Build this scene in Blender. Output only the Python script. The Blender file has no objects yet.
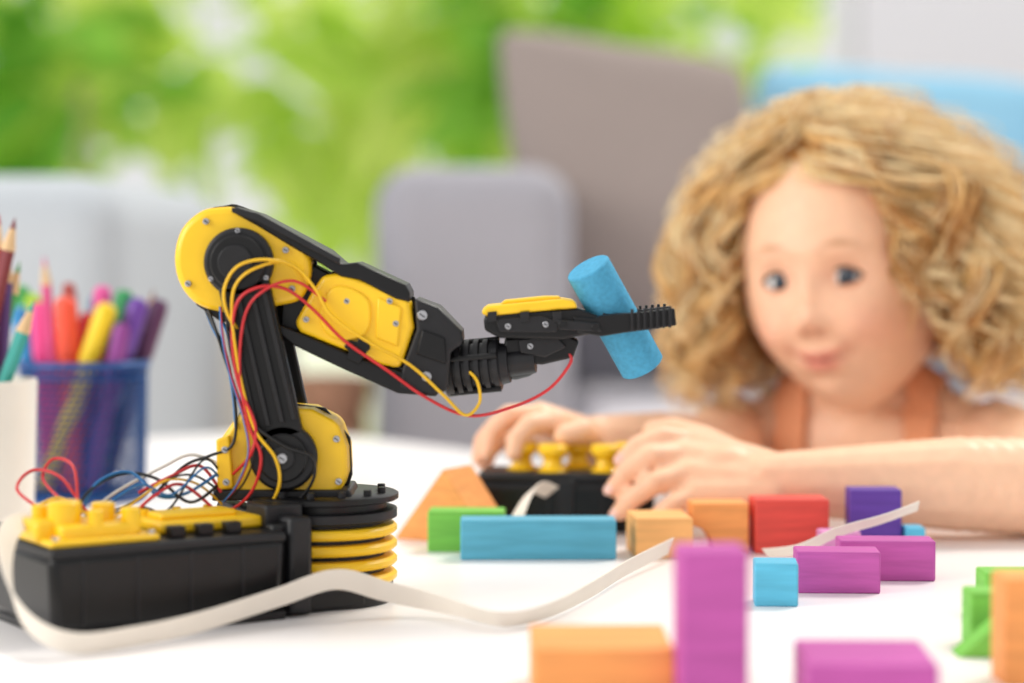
import bpy, bmesh, math, random
from mathutils import Vector, Matrix
random.seed(7)
TZ = 0.48            # table height above floor; everything is modelled relative to the table top, lifted at the end
D = bpy.data
scene = bpy.context.scene
scene.view_settings.view_transform = 'Standard'

# ------------------------------------------------------------------ helpers
def hexc(h):
    h = h.lstrip('#'); o = []
    for i in (0, 2, 4):
        c = int(h[i:i+2], 16)/255
        o.append(c/12.92 if c <= 0.04045 else ((c+0.055)/1.055)**2.4)
    return (*o, 1.0)

def mat(name, col, rough=0.5, metal=0.0, var=0.06, scale=40, bump=0.0, sss=0.0, stretch=None, spec=0.5,
        transl=0.0, col2=None, coat=0.0, vcol=False):
    m = D.materials.new(name); m.use_nodes = True
    nt = m.node_tree; b = nt.nodes['Principled BSDF']
    b.inputs['Roughness'].default_value = rough
    b.inputs['Metallic'].default_value = metal
    b.inputs['Specular IOR Level'].default_value = spec
    b.inputs['Coat Weight'].default_value = coat
    tc = nt.nodes.new('ShaderNodeTexCoord'); mp = nt.nodes.new('ShaderNodeMapping')
    nt.links.new(tc.outputs['Object'], mp.inputs[0])
    if stretch: mp.inputs['Scale'].default_value = stretch
    n = nt.nodes.new('ShaderNodeTexNoise'); n.inputs['Scale'].default_value = scale; n.inputs['Detail'].default_value = 4
    nt.links.new(mp.outputs[0], n.inputs['Vector'])
    c = hexc(col)
    mix = nt.nodes.new('ShaderNodeMixRGB')
    cr = nt.nodes.new('ShaderNodeMapRange')
    cr.inputs[1].default_value = 0.32; cr.inputs[2].default_value = 0.68
    nt.links.new(n.outputs[0], cr.inputs[0]); nt.links.new(cr.outputs[0], mix.inputs[0])
    if col2:
        mix.inputs[1].default_value = c; mix.inputs[2].default_value = hexc(col2)
    else:
        mix.inputs[1].default_value = (*[x*(1-var) for x in c[:3]], 1)
        mix.inputs[2].default_value = (*[min(1, x*(1+var)) for x in c[:3]], 1)
    out = mix.outputs[0]
    if vcol:
        at = nt.nodes.new('ShaderNodeAttribute'); at.attribute_name = 'Col'
        mu = nt.nodes.new('ShaderNodeMixRGB'); mu.blend_type = 'MULTIPLY'; mu.inputs[0].default_value = 1
        nt.links.new(out, mu.inputs[1]); nt.links.new(at.outputs['Color'], mu.inputs[2]); out = mu.outputs[0]
    nt.links.new(out, b.inputs['Base Color'])
    if sss:
        b.inputs['Subsurface Weight'].default_value = sss
        b.inputs['Subsurface Scale'].default_value = 0.01
        b.inputs['Subsurface Radius'].default_value = (1, .35, .2)
    if bump:
        bp_ = nt.nodes.new('ShaderNodeBump'); bp_.inputs['Strength'].default_value = bump
        bp_.inputs['Distance'].default_value = 0.001
        nt.links.new(n.outputs[0], bp_.inputs['Height']); nt.links.new(bp_.outputs[0], b.inputs['Normal'])
    if transl:
        tr = nt.nodes.new('ShaderNodeBsdfTranslucent'); nt.links.new(out, tr.inputs[0])
        ms = nt.nodes.new('ShaderNodeMixShader'); ms.inputs[0].default_value = transl
        nt.links.new(b.outputs[0], ms.inputs[1]); nt.links.new(tr.outputs[0], ms.inputs[2])
        nt.links.new(ms.outputs[0], nt.nodes['Material Output'].inputs[0])
    return m

def empty(name, loc=(0, 0, 0)):
    e = D.objects.new(name, None); e.location = loc; e.empty_display_size = 0.02
    scene.collection.objects.link(e); return e

def link(ob, parent=None):
    scene.collection.objects.link(ob)
    if parent:
        ob.parent = parent
        ob.matrix_parent_inverse = Matrix.Translation(parent.location).inverted()
    return ob

def mkmesh(name, verts, faces, m=None, parent=None, smooth=True, ang=35, bevel=0, seg=2, loc=None):
    me = D.meshes.new(name); me.from_pydata([tuple(v) for v in verts], [], faces)
    bm = bmesh.new(); bm.from_mesh(me); bmesh.ops.recalc_face_normals(bm, faces=bm.faces); bm.to_mesh(me); bm.free()
    if smooth:
        me.shade_smooth()
        me.set_sharp_from_angle(angle=math.radians(ang))
    if m: me.materials.append(m)
    ob = D.objects.new(name, me)
    if loc is not None: ob.location = loc
    link(ob, parent)
    if bevel:
        b = ob.modifiers.new('bev', 'BEVEL'); b.width = bevel; b.segments = seg; b.limit_method = 'ANGLE'
        b.angle_limit = math.radians(40); b.harden_normals = False
    return ob

def box(name, c, s, m, parent=None, rot=0, bevel=0.001, seg=2, rx=0, ry=0, own=False, taper=1.0):
    M = Matrix.Rotation(rot, 3, 'Z') @ Matrix.Rotation(ry, 3, 'Y') @ Matrix.Rotation(rx, 3, 'X')
    vs = []
    for z in (-.5, .5):
        k = taper if z > 0 else 1
        for x, y in ((-.5, -.5), (.5, -.5), (.5, .5), (-.5, .5)):
            v = M @ Vector((x*s[0]*k, y*s[1]*k, z*s[2]))
            vs.append(v if own else v+Vector(c))
    f = [(0, 3, 2, 1), (4, 5, 6, 7), (0, 1, 5, 4), (1, 2, 6, 5), (2, 3, 7, 6), (3, 0, 4, 7)]
    return mkmesh(name, vs, f, m, parent, bevel=bevel, seg=seg, loc=c if own else None)

def spline_pts(pts, n=8, closed=False):
    P = [Vector(p) for p in pts]; out = []
    N = len(P)
    rng = range(N if closed else N-1)
    for i in rng:
        if closed: a, b, c, d = P[(i-1) % N], P[i], P[(i+1) % N], P[(i+2) % N]
        else: a, b, c, d = P[max(i-1, 0)], P[i], P[i+1], P[min(i+2, N-1)]
        for k in range(n):
            t = k/n
            out.append(0.5*((2*b)+(c-a)*t+(2*a-5*b+4*c-d)*t*t+(3*b-a-3*c+d)*t**3))
    if not closed: out.append(P[-1])
    return out

def tube(name, pts, r, m, parent=None, n=8, smooth=True, radii=None):
    P = spline_pts(pts, n) if smooth else [Vector(p) for p in pts]
    cu = D.curves.new(name, 'CURVE'); cu.dimensions = '3D'; cu.bevel_depth = r; cu.bevel_resolution = 2; cu.use_fill_caps = True
    s = cu.splines.new('POLY'); s.points.add(len(P)-1)
    for i, p in enumerate(P): s.points[i].co = (*p, 1)
    cu.materials.append(m)
    return link(D.objects.new(name, cu), parent)

def lathe(name, p0, axis, prof, m, parent=None, seg=40, cap=True, ang=35, bevel=0):
    a = Vector(axis).normalized(); u = a.orthogonal().normalized(); w = a.cross(u)
    vs = []; fs = []
    p0 = Vector(p0)
    for t, r in prof:
        for i in range(seg):
            th = 2*math.pi*i/seg
            vs.append(p0+a*t+(u*math.cos(th)+w*math.sin(th))*max(r, 1e-5))
    for j in range(len(prof)-1):
        for i in range(seg):
            k = (i+1) % seg
            fs.append((j*seg+i, j*seg+k, (j+1)*seg+k, (j+1)*seg+i))
    if cap:
        fs.append(tuple(range(seg))[::-1]); fs.append(tuple((len(prof)-1)*seg+i for i in range(seg)))
    return mkmesh(name, vs, fs, m, parent, ang=ang, bevel=bevel)

def cyl(name, p0, p1, r, m, parent=None, seg=32, bev=None, r1=None):
    p0 = Vector(p0); p1 = Vector(p1); L = (p1-p0).length
    r1 = r if r1 is None else r1
    b = min(r*.12, L*.2) if bev is None else bev
    return lathe(name, p0, p1-p0, [(0, r-b), (b, r), (L-b, r1), (L, r1-b)], m, parent, seg)

# ------------------------------------------------------------------ materials
BLK = mat('black_plastic', '#0e0e10', .36, var=.15, scale=200, spec=.36)
BLK2 = mat('dark_grey_plastic', '#19191c', .42, var=.12, scale=200, spec=.4)
YEL = mat('yellow_plastic', '#f8c81c', .36, var=.03, scale=60, coat=.1)
STEEL = mat('screw_steel', '#b9b9bd', .28, metal=1)
WHT = mat('ribbon_white', '#e8e0d4', .6, var=.03, spec=.3)
TABLE = mat('table_white_laminate', '#f4f0ef', .32, var=.01, scale=6)
TEDGE = mat('table_edge', '#d9d2ce', .5, var=.03)
W_Y = mat('wire_yellow', '#e9b81c', .4); W_R = mat('wire_red', '#c8262c', .4)
W_K = mat('wire_black', '#151517', .4); W_B = mat('wire_blue', '#1d6fae', .4); W_W = mat('wire_white', '#dfdad2', .4)

def wood(name, c):
    return mat(name, c, .62, var=.11, scale=150, stretch=(.18, 1, 1.8), bump=.35, spec=.3)
K_BLUE = wood('paint_blue', '#5aa9c4'); K_MAG = wood('paint_magenta', '#bd58a4'); K_RED = wood('paint_red', '#e05248')
K_ORG = wood('paint_orange', '#efa05c'); K_GRN = wood('paint_green', '#78bf50'); K_VIO = wood('paint_violet', '#61409b')
K_LORG = wood('paint_light_orange', '#f4b672'); K_SKY = wood('paint_sky', '#5cb6d6')
K_PNK = wood('paint_pink', '#d893c4')

# ------------------------------------------------------------------ table (rotated rectangular coffee table)
du = Vector((.62, -.785, 0)).normalized(); dn = Vector((.785, .62, 0)).normalized()
n0, n1, s0, s1 = .372, 1.04, -1.62, -.22
cen = dn*(n0+n1)/2 + du*(s0+s1)/2
table = empty('coffee_table', (cen.x, cen.y, 0))
ang_t = math.atan2(du.y, du.x)
def rrect(w, h, r, seg=8):
    o = []
    for cx, cy, a0 in ((w/2-r, h/2-r, 0), (-w/2+r, h/2-r, 90), (-w/2+r, -h/2+r, 180), (w/2-r, -h/2+r, 270)):
        for k in range(seg+1):
            a = math.radians(a0+90*k/seg); o.append((cx+r*math.cos(a), cy+r*math.sin(a)))
    return o
def slab(name, w, h, r, z0, z1, m, parent, c, rot, bevel=.003):
    o = rrect(w, h, r); R = Matrix.Rotation(rot, 3, 'Z'); n = len(o)
    vs = [R @ Vector((x, y, 0))+Vector((c[0], c[1], z)) for z in (z0, z1) for x, y in o]
    fs = [tuple(range(n))[::-1], tuple(range(n, 2*n))]+[(i, (i+1) % n, n+(i+1) % n, n+i) for i in range(n)]
    return mkmesh(name, vs, fs, m, parent, bevel=bevel)
slab('table_top', s1-s0, n1-n0, .04, -.03, 0, TABLE, table, cen, ang_t, .004)
for i, (a, b) in enumerate(((-.6, -.24), (.6, -.24), (.6, .24), (-.6, .24))):
    p = cen+du*a+dn*b
    lathe(f'leg_{i+1}', (p.x, p.y, -TZ), (0, 0, 1), [(0, .016), (.2, .02), (.45, .025)], TEDGE, table)

# ------------------------------------------------------------------ blocks
def block(x, y, w, d, h, rot, m, z=0, name='wooden_block'):
    return box(name, (x, y, z+h/2), (w, d, h), m, None, rot=math.radians(rot), bevel=.0009, own=True)
def triblock(x, y, w, d, h, rot, m, apex=.5, name='wooden_triangle_block'):
    vs = []
    R = Matrix.Rotation(math.radians(rot), 3, 'Z')
    for yy in (-d/2, d/2):
        for xx, zz in ((-w/2, 0), (w/2, 0), ((apex-.5)*w, h)):
            vs.append(R @ Vector((xx, yy, zz-h/2)))
    return mkmesh(name, vs, [(0, 1, 2), (5, 4, 3), (0, 3, 4, 1), (1, 4, 5, 2), (2, 5, 3, 0)], m, None, bevel=.0009, loc=(x, y, h/2))
block(.0135, 1.132, .080, .020, .0205, 0.5, K_BLUE)
block(-.024, 1.161, .040, .020, .0215, -3, K_GRN)
triblock(-.031, 1.204, .060, .032, .0400, -28, K_ORG, .52)
block(.077, 1.145, .030, .035, .021, 5, K_LORG)
# bridge/arch block (orange): box with arch cut
def archblock(x, y, w, d, h, rot, m):
    R = Matrix.Rotation(math.radians(rot), 3, 'Z')
    o = [(w/2, 0), (w/2, h), (-w/2, h), (-w/2, h*.55)]
    for k in range(9):
        a = math.radians(90-90*k/8)
        o.append((-w/2+w*.38*math.cos(a), h*.55*math.sin(a)))
    n = len(o); vs = [R @ Vector((a, yy, b-h/2)) for yy in (-d/2, d/2) for a, b in o]
    return mkmesh('wooden_arch_block', vs, [tuple(range(n))[::-1], tuple(range(n, 2*n))]+[(i, (i+1) % n, n+(i+1) % n, n+i) for i in range(n)],
                  m, None, bevel=.0008, loc=(x, y, h/2))
archblock(.1085, 1.155, .0295, .020, .0265, 4, K_ORG)
block(.1460, 1.156, .039, .022, .0285, 4, K_RED)
block(.190, 1.152, .027, .018, .0338, 0, K_VIO)
block(.168, 1.126, .020, .016, .015, 4, K_PNK)
block(.210, 1.146, .010, .016, .0145, 0, K_SKY)
block(.152, 1.025, .039, .020, .0195, -3, K_MAG)
block(.181, 1.062, .046, .020, .0195, -2, K_MAG)
block(.119, .988, .0195, .0195, .0195, -4, K_SKY)
block(.0695, .765, .0235, .022, .057, 3, K_MAG)
block(.0320, .795, .050, .05, .020, 1, K_ORG)
block(.1235, .765, .045, .048, .020, -2, K_MAG)
block(.191, .812, .021, .022, .040, 0, K_ORG)
block(.228, .96, .045, .020, .0195, 0, K_GRN)
triblock(.186, .865, .022, .016, .018, 0, K_GRN, .95)
block(.1925, .888, .016, .018, .0225, 0, K_GRN)

# ------------------------------------------------------------------ robot arm
U = 1/2200.0
def B(x, z, y=0.0):     # drawing units (1/2200 m) of the robot's side elevation -> metres
    return Vector(((x-512)*U, 1.0+y, (601-z)*U))
robot = empty('toy_robot_arm', (-.1, 1.0, 0))
def prism(name, pts, y0, y1, m, bevel=.001, curved=0, parent=robot):
    if curved: P = [(p.x, p.y) for p in spline_pts([(a, b, 0) for a, b in pts], curved, True)]
    else: P = pts
    n = len(P); vs = [B(x, z, y) for y in (y0, y1) for x, z in P]
    return mkmesh(name, vs, [tuple(range(n)), tuple(range(n, 2*n))[::-1]]+[(i, (i+1) % n, n+(i+1) % n, n+i) for i in range(n)],
                  m, parent, bevel=bevel, seg=3)
def disc(name, x, z, r, y0, y1, m, bev=None):
    return cyl(name, B(x, z, y1), B(x, z, y0), r*U, m, robot, seg=48, bev=bev)
nscrew = [0]
def screw(x, z, y, r=4):
    nscrew[0] += 1
    cyl(f'screw_{nscrew[0]}', B(x, z, y+.001), B(x, z, y-.0008), r*U, STEEL, robot, seg=16)
    box(f'screw_slot_{nscrew[0]}', B(x, z, y-.0009), (r*U*1.3, .0004, .0005), BLK, robot, bevel=0, ry=.6)

# battery base
ca = math.radians(33); aV = Vector((math.cos(ca), math.sin(ca), 0)); bV = Vector((-math.sin(ca), math.cos(ca), 0))
C0 = Vector((-.186, .887, 0))
def AB(a, b, z=0): return C0+aV*a+bV*b+Vector((0, 0, z))
def abox(name, a0, a1, b0, b1, z0, z1, m, bevel=.0012, taper=1.0):
    return box(name, AB((a0+a1)/2, (b0+b1)/2, (z0+z1)/2), (a1-a0, b1-b0, z1-z0), m, robot, rot=ca, bevel=bevel, taper=taper)
abox('battery_box_body', 0, .104, 0, .075, .003, .036, BLK, .004, 1.03)
abox('battery_box_foot', .001, .106, .001, .074, 0, .004, BLK, .001)
abox('battery_box_rim', -.001, .1055, -.001, .076, .0340, .0385, BLK2, .0015)
abox('base_neck', .102, .122, .006, .073, 0, .041, BLK, .002)
abox('base_neck_pillar', .108, .119, .001, .076, .002, .044, BLK2, .002)
abox('base_foot_plate', .112, .150, .008, .072, 0, .010, BLK, .002)
for i, a in enumerate((.012, .036, .060, .084)):
    abox(f'battery_box_rib_{i+1}', a, a+.0012, -.0012, 0, .006, .034, BLK2, .0003)
TC = Vector(((320-512)*U, 1.0, 0))
lathe('turntable_core', TC, (0, 0, 1), [(0, .033), (.008, .033), (.0085, .029), (.044, .029)], BLK, robot, 56)
for i in range(4):
    z = .0090+i*.0072
    lathe(f'turntable_ring_{i+1}', TC+Vector((0, 0, z)), (0, 0, 1), [(0, .030), (.0003, .0335), (.0016, .0348), (.0034, .0348), (.0047, .0335), (.0050, .030)], YEL, robot, 56)
lathe('turntable_plate_lower', TC+Vector((0, 0, .0375)), (0, 0, 1), [(0, .0335), (.0008, .0348), (.0045, .0348), (.005, .033)], BLK2, robot, 56)
lathe('turntable_plate_mid', TC+Vector((0, 0, .0422)), (0, 0, 1), [(0, .030), (.004, .030)], BLK, robot, 56)
lathe('turntable_plate_upper', TC+Vector((0, 0, .046)), (0, 0, 1), [(0, .0345), (.0006, .0355), (.0028, .0355), (.0034, .0345)], BLK, robot, 56)
for i in range(7):
    a = math.radians(-150+i*28)
    p = TC+Vector((math.cos(a)*.0285, math.sin(a)*.0285, .049))
    cyl(f'turntable_bolt_{i+1}', p, p+Vector((0, 0, .003)), .0018, BLK2, robot, 14)
# yellow gearbox parts on the battery box
Zt = .0385
abox('gearbox_yellow', .006, .040, .006, .034, Zt, Zt+.0085, YEL, .002)
abox('gearbox_yellow_lobe', -.002, .014, .014, .034, Zt+.001, Zt+.010, YEL, .002)
abox('gearbox_flange', .0, .048, .002, .040, Zt, Zt+.003, YEL, .001)
for i, (a, b, r, h) in enumerate(((.012, .018, .0070, .0145), (.030, .020, .0050, .0125), (.038, .010, .0042, .0110), (.022, .009, .0032, .0110), (.006, .030, .0035, .0120))):
    cyl(f'gearbox_knob_{i+1}', AB(a, b, Zt+.003), AB(a, b, Zt+h+.003), r, YEL, robot, 28)
for i, (a, b) in enumerate(((.003, .005), (.045, .005), (.045, .036))):
    cyl(f'gearbox_bolt_{i+1}', AB(a, b, Zt+.002), AB(a, b, Zt+.0045), .0016, STEEL, robot, 14)
abox('switch_lid_yellow', .054, .103, .016, .052, Zt, Zt+.0055, YEL, .0018)
abox('switch_lid_ridge', .058, .094, .024, .040, Zt+.005, Zt+.0080, YEL, .0012)
abox('lid_black', .0, .04, .045, .07, Zt, Zt+.004, BLK2, .001)
abox('connector_black', .102, .120, .012, .032, Zt, Zt+.010, BLK2, .001)
for i in range(3):
    abox(f'plug_{i+1}', .054+i*.013, .061+i*.013, .005, .011, Zt, Zt+.005, BLK, .0006)
for i in range(3):
    p = AB(.060+i*.015, .046, Zt+.005); cyl(f'lid_bolt_{i+1}', p, p+Vector((0, 0, .003)), .002, YEL, robot, 14)

# shoulder housing
SX, SZ = 288, 453; EX, EZ = 245, 262
prism('shoulder_housing', [(224, 437), (236, 420), (246, 409), (275, 404), (315, 407), (340, 420), (349, 445), (350, 470), (345, 486), (330, 494), (232, 494), (223, 480)], -.017, .017, YEL, .0025, 0)
prism('shoulder_housing_seam', [(222, 440), (240, 412), (280, 402), (325, 408), (350, 438), (352, 475), (345, 496), (224, 496)], -.0015, .0015, BLK, .0005)
prism('shoulder_foot', [(218, 486), (352, 486), (356, 497), (216, 497)], -.02, .02, BLK2, .001)
prism('shoulder_flange', [(221, 436), (234, 432), (238, 484), (222, 486)], -.0205, -.0165, YEL, .001)
for x, z in ((230, 446), (231, 478), (339, 436), (341, 478)): screw(x, z, -.0178 if x > 300 else -.0205, 3.4)
# upper arm link (front and back plates)
d = Vector((SX-EX, SZ-EZ)).normalized(); nn = Vector((-d.y, d.x))
def linkpoly(w0, w1, t0, t1):
    e = Vector((EX, EZ)); s = Vector((SX, SZ))
    a = e+d*t0; b = s+d*t1
    return [tuple(a+nn*w0), tuple(b+nn*w1), tuple(b-nn*w1), tuple(a-nn*w0)]
for side, (ya, yb) in (('front', (-.0245, -.0175)), ('back', (.0175, .0245))):
    prism(f'upper_arm_plate_{side}', linkpoly(25, 24, 20, -18), ya, yb, BLK, .0012)
    disc(f'elbow_disc_{side}', EX, EZ, 34, ya, yb, BLK2)
    disc(f'shoulder_disc_{side}', SX, SZ, 33, ya, yb, BLK2)
prism('upper_arm_web', linkpoly(14, 14, 40, -36), -.018, .018, BLK, .001)
for i, off in enumerate((-19, -7, 7, 19)):
    e = Vector((EX, EZ))+d*34+nn*off; s = Vector((SX, SZ))-d*34+nn*off
    prism(f'upper_arm_rib_{i+1}', [tuple(e+nn*2.5), tuple(s+nn*2.5), tuple(s-nn*2.5), tuple(e-nn*2.5)], -.0268, -.0235, BLK2, .0004)
disc('elbow_hub', EX, EZ, 27, -.0275, -.024, BLK); disc('elbow_boss', EX-2, EZ, 17, -.029, -.027, BLK2)
disc('shoulder_hub', SX, SZ, 24, -.0275, -.024, BLK); disc('shoulder_boss', SX, SZ, 12, -.029, -.027, BLK2)
screw(SX, SZ, -.029, 5)
for k in range(3):
    a = k*2.1+.5
    screw(EX+31*math.cos(a), EZ+31*math.sin(a), -.0246, 2.5)

# elbow housing
prism('elbow_housing', [(206, 212), (225, 208), (243, 209), (268, 222), (298, 238), (312, 250), (314, 275), (304, 298), (280, 305), (240, 312), (205, 305), (186, 285), (180, 258), (187, 230)], -.0175, .0175, YEL, .003, 4)
prism('elbow_housing_seam', [(205, 211), (225, 206), (244, 207), (300, 236), (315, 252), (316, 276), (304, 299), (240, 314), (203, 307), (184, 286), (178, 258), (185, 229)], -.0012, .0012, BLK, .0004, 4)
prism('elbow_under_bracket', [(198, 292), (236, 304), (240, 318), (226, 322), (200, 304)], -.014, .014, BLK, .001)
for x, z in ((212, 222), (290, 250), (296, 288), (194, 283)): screw(x, z, -.0183, 3.2)
# forearm
prism('forearm_top_rail', [(240, 207), (262, 214), (330, 250), (346, 264), (360, 262), (408, 284), (412, 292), (412, 301), (398, 298), (362, 279), (344, 276), (322, 262), (298, 248), (262, 226), (240, 214)], -.0195, .0195, BLK, .001)
prism('forearm_top_rail_lip', [(238, 208), (264, 214), (344, 258), (343, 264), (262, 222), (238, 213)], -.0215, -.019, BLK2, .0005)
prism('forearm_inner', [(292, 252), (335, 275), (318, 300), (300, 332), (282, 325), (284, 300)], -.010, .010, BLK, .001)
prism('forearm_body', [(326, 275), (345, 272), (378, 284), (412, 298), (416, 326), (408, 350), (402, 367), (384, 363), (304, 331), (298, 322), (316, 290)], -.0188, .0188, YEL, .0025)
prism('forearm_body_cover', [(338, 286), (356, 288), (372, 300), (372, 326), (358, 338), (336, 336), (324, 322), (326, 300)], -.0205, -.018, YEL, .0012, 3)
prism('forearm_body_ridge', [(380, 296), (404, 306), (400, 345), (378, 336)], -.0200, -.018, YEL, .0010)
prism('forearm_body_seam', [(326, 273), (345, 270), (415, 297), (419, 328), (404, 369), (302, 333), (296, 322)], -.001, .001, BLK, .0003)
prism('forearm_lower_rail', [(282, 323), (300, 330), (382, 364), (405, 370), (440, 385), (438, 394), (400, 391), (350, 369), (296, 343), (282, 332)], -.019, .019, BLK, .001)
prism('forearm_badge', [(352, 338), (360, 340), (363, 335), (371, 338), (373, 346), (368, 352), (362, 362), (350, 357), (352, 349), (347, 345)], -.0212, -.018, BLK, .0005)
prism('forearm_end_housing', [(416, 297), (440, 306), (463, 330), (464, 342), (452, 350), (449, 388), (432, 394), (400, 386), (404, 366), (418, 328)], -.0192, .0192, BLK2, .0015)
prism('forearm_end_step', [(424, 328), (446, 336), (448, 362), (418, 352)], -.0212, -.019, BLK, .0008)
for x, z, r in ((424, 314, 5), (428, 374, 5), (350, 300, 3), (392, 300, 3), (310, 318, 3), (398, 322, 3)): screw(x, z, -.0198, r)
# wrist motor: ribbed cylinder
wd = Vector((1, -.12, .10)).normalized()
W0 = B(445, 369, -.002)
prof = [(0, .0118), (.0008, .0128), (.0045, .0128)]
t_ = .0045
for k in range(5):
    prof += [(t_+.0002, .0104), (t_+.0016, .0104), (t_+.0018, .0127-.0003*k), (t_+.0040, .0127-.0003*k)]
    t_ += .0042
prof += [(t_+.0004, .0095), (t_+.004, .0088), (t_+.0042, .0062), (t_+.016, .0055)]
lathe('wrist_motor', W0, wd, prof, BLK2, robot, 40)
for i in range(4):
    a = .4+i*math.pi/2
    u_ = wd.orthogonal().normalized(); v_ = wd.cross(u_)
    o = (u_*math.cos(a)+v_*math.sin(a))*.0118
    cyl(f'wrist_rib_{i+1}', W0+o+wd*.002, W0+o+wd*.0255, .0014, BLK, robot, 8)
lathe('wrist_collar', B(508, 362, 0), wd, [(0, .008), (.003, .0085), (.009, .0075), (.012, .006)], BLK, robot, 32)
prism('wrist_yoke', [(505, 338), (560, 331), (579, 340), (573, 357), (542, 364), (512, 362), (503, 352)], -.009, .009, BLK, .0012)
prism('wrist_yoke_side', [(518, 338), (556, 334), (566, 346), (545, 356), (520, 352)], -.012, -.0085, BLK2, .0008)
# gripper
prism('gripper_gearbox', [(484, 317), (492, 312), (576, 307), (598, 315), (600, 331), (562, 338), (500, 337), (485, 329)], -.0155, .0155, BLK, .0012)
prism('gripper_gearbox_plate', [(494, 318), (540, 314), (560, 320), (556, 331), (500, 331)], -.0172, -.015, BLK2, .0006)
prism('gripper_lid', [(482, 309), (488, 305), (530, 301), (562, 298), (574, 300), (577, 307), (540, 310), (490, 315), (483, 314)], -.017, .017, YEL, .0012)
prism('gripper_lid_ridge', [(500, 304), (560, 299), (560, 296), (545, 296), (505, 300)], -.009, .009, YEL, .0008)
for i, xx in enumerate((488, 520, 552)):
    prism(f'gripper_clip_{i+1}', [(xx, 311), (xx+9, 310), (xx+9, 320), (xx, 321)], -.0182, -.0165, BLK2, .0003)
screw(508, 325, -.0172, 3); screw(545, 323, -.0172, 3); screw(530, 345, -.012, 3)
for side, ya, yb in (('front', -.0172, -.0115), ('back', .0115, .0172)):
    prism(f'gripper_finger_{side}', [(572, 315), (592, 317), (600, 314), (640, 311), (672, 307), (674, 324), (650, 328), (625, 331), (600, 335), (575, 331)], ya, yb, BLK, .0008)
    for k in range(7):
        xx = 630+k*6.2
        yo = ya-.0008 if side == 'front' else yb+.0008
        box(f'finger_tooth_{side}_{k+1}', B(xx, 318.5-k*.5, yo), (.0013, .0022, .0096), BLK2, robot, bevel=.0003)
    prism(f'gripper_link_{side}', [(556, 318), (598, 322), (600, 330), (558, 328)], ya-.002 if side == 'front' else yb, ya if side == 'front' else yb+.002, BLK2, .0005)
    yo = ya-.002 if side == 'front' else yb
    cyl(f'gripper_pin_{side}_1', B(562, 323, yo-.001), B(562, 323, yo+.003), .0018, BLK, robot, 16)
    cyl(f'gripper_pin_{side}_2', B(594, 326, yo-.001), B(594, 326, yo+.003), .0018, BLK, robot, 16)
box('finger_rubber_front', B(617, 321, -.0110), (.014, .0014, .008), BLK2, robot, bevel=.0003)
box('finger_rubber_back', B(617, 321, .0110), (.014, .0014, .008), BLK2, robot, bevel=.0003)
# blue dowel held by gripper
p0 = B(644, 368, .008); p1 = B(587, 267, -.008); mid = (p0+p1)/2
L = (p1-p0).length
dw = lathe('blue_wooden_dowel', (0, 0, 0), (p1-p0), [(-L/2, .0098), (-L/2+.0006, .0104), (L/2-.0006, .0104), (L/2, .0098)], mat('paint_blue_dowel', '#4f9fc4', .8, var=.10, scale=500, bump=.4, spec=.2), None, 40)
dw.location = mid

# wires
def wire(name, pts, m, r=.00075):
    tube(name, [B(*p) for p in pts], r, m, robot, 8)
yf = -.031
wire('wire_yellow_1', [(246, 330, -.022), (236, 312, -.03), (233, 288, yf), (246, 266, yf-.001), (272, 259, yf), (300, 266, -.025), (320, 288, -.024), (336, 314, -.026), (370, 338, -.027), (412, 362, -.024), (445, 392, -.023), (466, 412, -.02), (480, 400, -.017), (478, 380, -.016), (470, 370, -.015)], W_Y)
wire('wire_yellow_2', [(310, 284, -.022), (292, 262, -.024), (262, 268, yf), (244, 284, yf), (240, 310, -.03), (243, 345, -.029), (250, 385, -.029), (262, 425, -.030), (282, 452, -.0315), (285, 480, -.03), (268, 505, -.024), (235, 512, -.02)], W_Y)
wire('wire_red_1', [(238, 470, -.02), (258, 448, -.03), (262, 420, -.030), (246, 380, -.029), (240, 335, -.029), (246, 300, -.031), (266, 286, yf), (292, 288, -.026), (318, 308, -.024), (348, 338, -.025), (388, 366, -.024), (430, 396, -.021), (470, 413, -.018), (512, 405, -.015), (548, 388, -.012), (570, 362, -.010), (568, 352, -.008)], W_R)
wire('wire_red_2', [(330, 300, -.022), (300, 280, -.026), (270, 290, yf), (252, 315, -.029), (247, 370, -.029), (256, 420, -.03), (268, 452, -.031), (256, 488, -.026), (228, 508, -.02), (200, 503, -.03)], W_R, .0007)
wire('wire_black_1', [(208, 300, -.01), (222, 330, -.020), (236, 372, -.022), (256, 415, -.028), (290, 440, -.0315), (318, 452, -.0315), (316, 478, -.028), (290, 503, -.022), (240, 514, -.02)], W_K)
wire('wire_black_2', [(204, 302, -.006), (215, 322, -.012), (230, 350, -.018), (240, 400, -.02), (238, 440, -.021), (215, 452, -.02), (190, 462, -.022), (160, 492, -.035)], W_K, .0007)
wire('wire_blue_1', [(202, 300, 0), (214, 325, -.008), (228, 352, -.012), (236, 390, -.014), (240, 425, -.018)], W_B, .0007)
wire('wire_blue_2', [(205, 300, .006), (224, 330, .006), (238, 380, .0), (246, 410, -.01)], W_B, .0007)
wire('wire_base_red', [(225, 505, -.03), (190, 478, -.03), (165, 488, -.04), (140, 508, -.045), (110, 502, -.05), (80, 468, -.045), (50, 462, -.04), (40, 478, -.05), (70, 496, -.06)], W_R)
wire('wire_base_yellow', [(232, 510, -.02), (190, 514, -.045), (150, 512, -.05), (110, 502, -.052), (80, 486, -.05), (60, 494, -.06)], W_Y)
wire('wire_base_blue', [(222, 470, -.018), (196, 486, -.03), (170, 488, -.035), (140, 466, -.03), (112, 474, -.04), (100, 502, -.05)], W_B)
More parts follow.
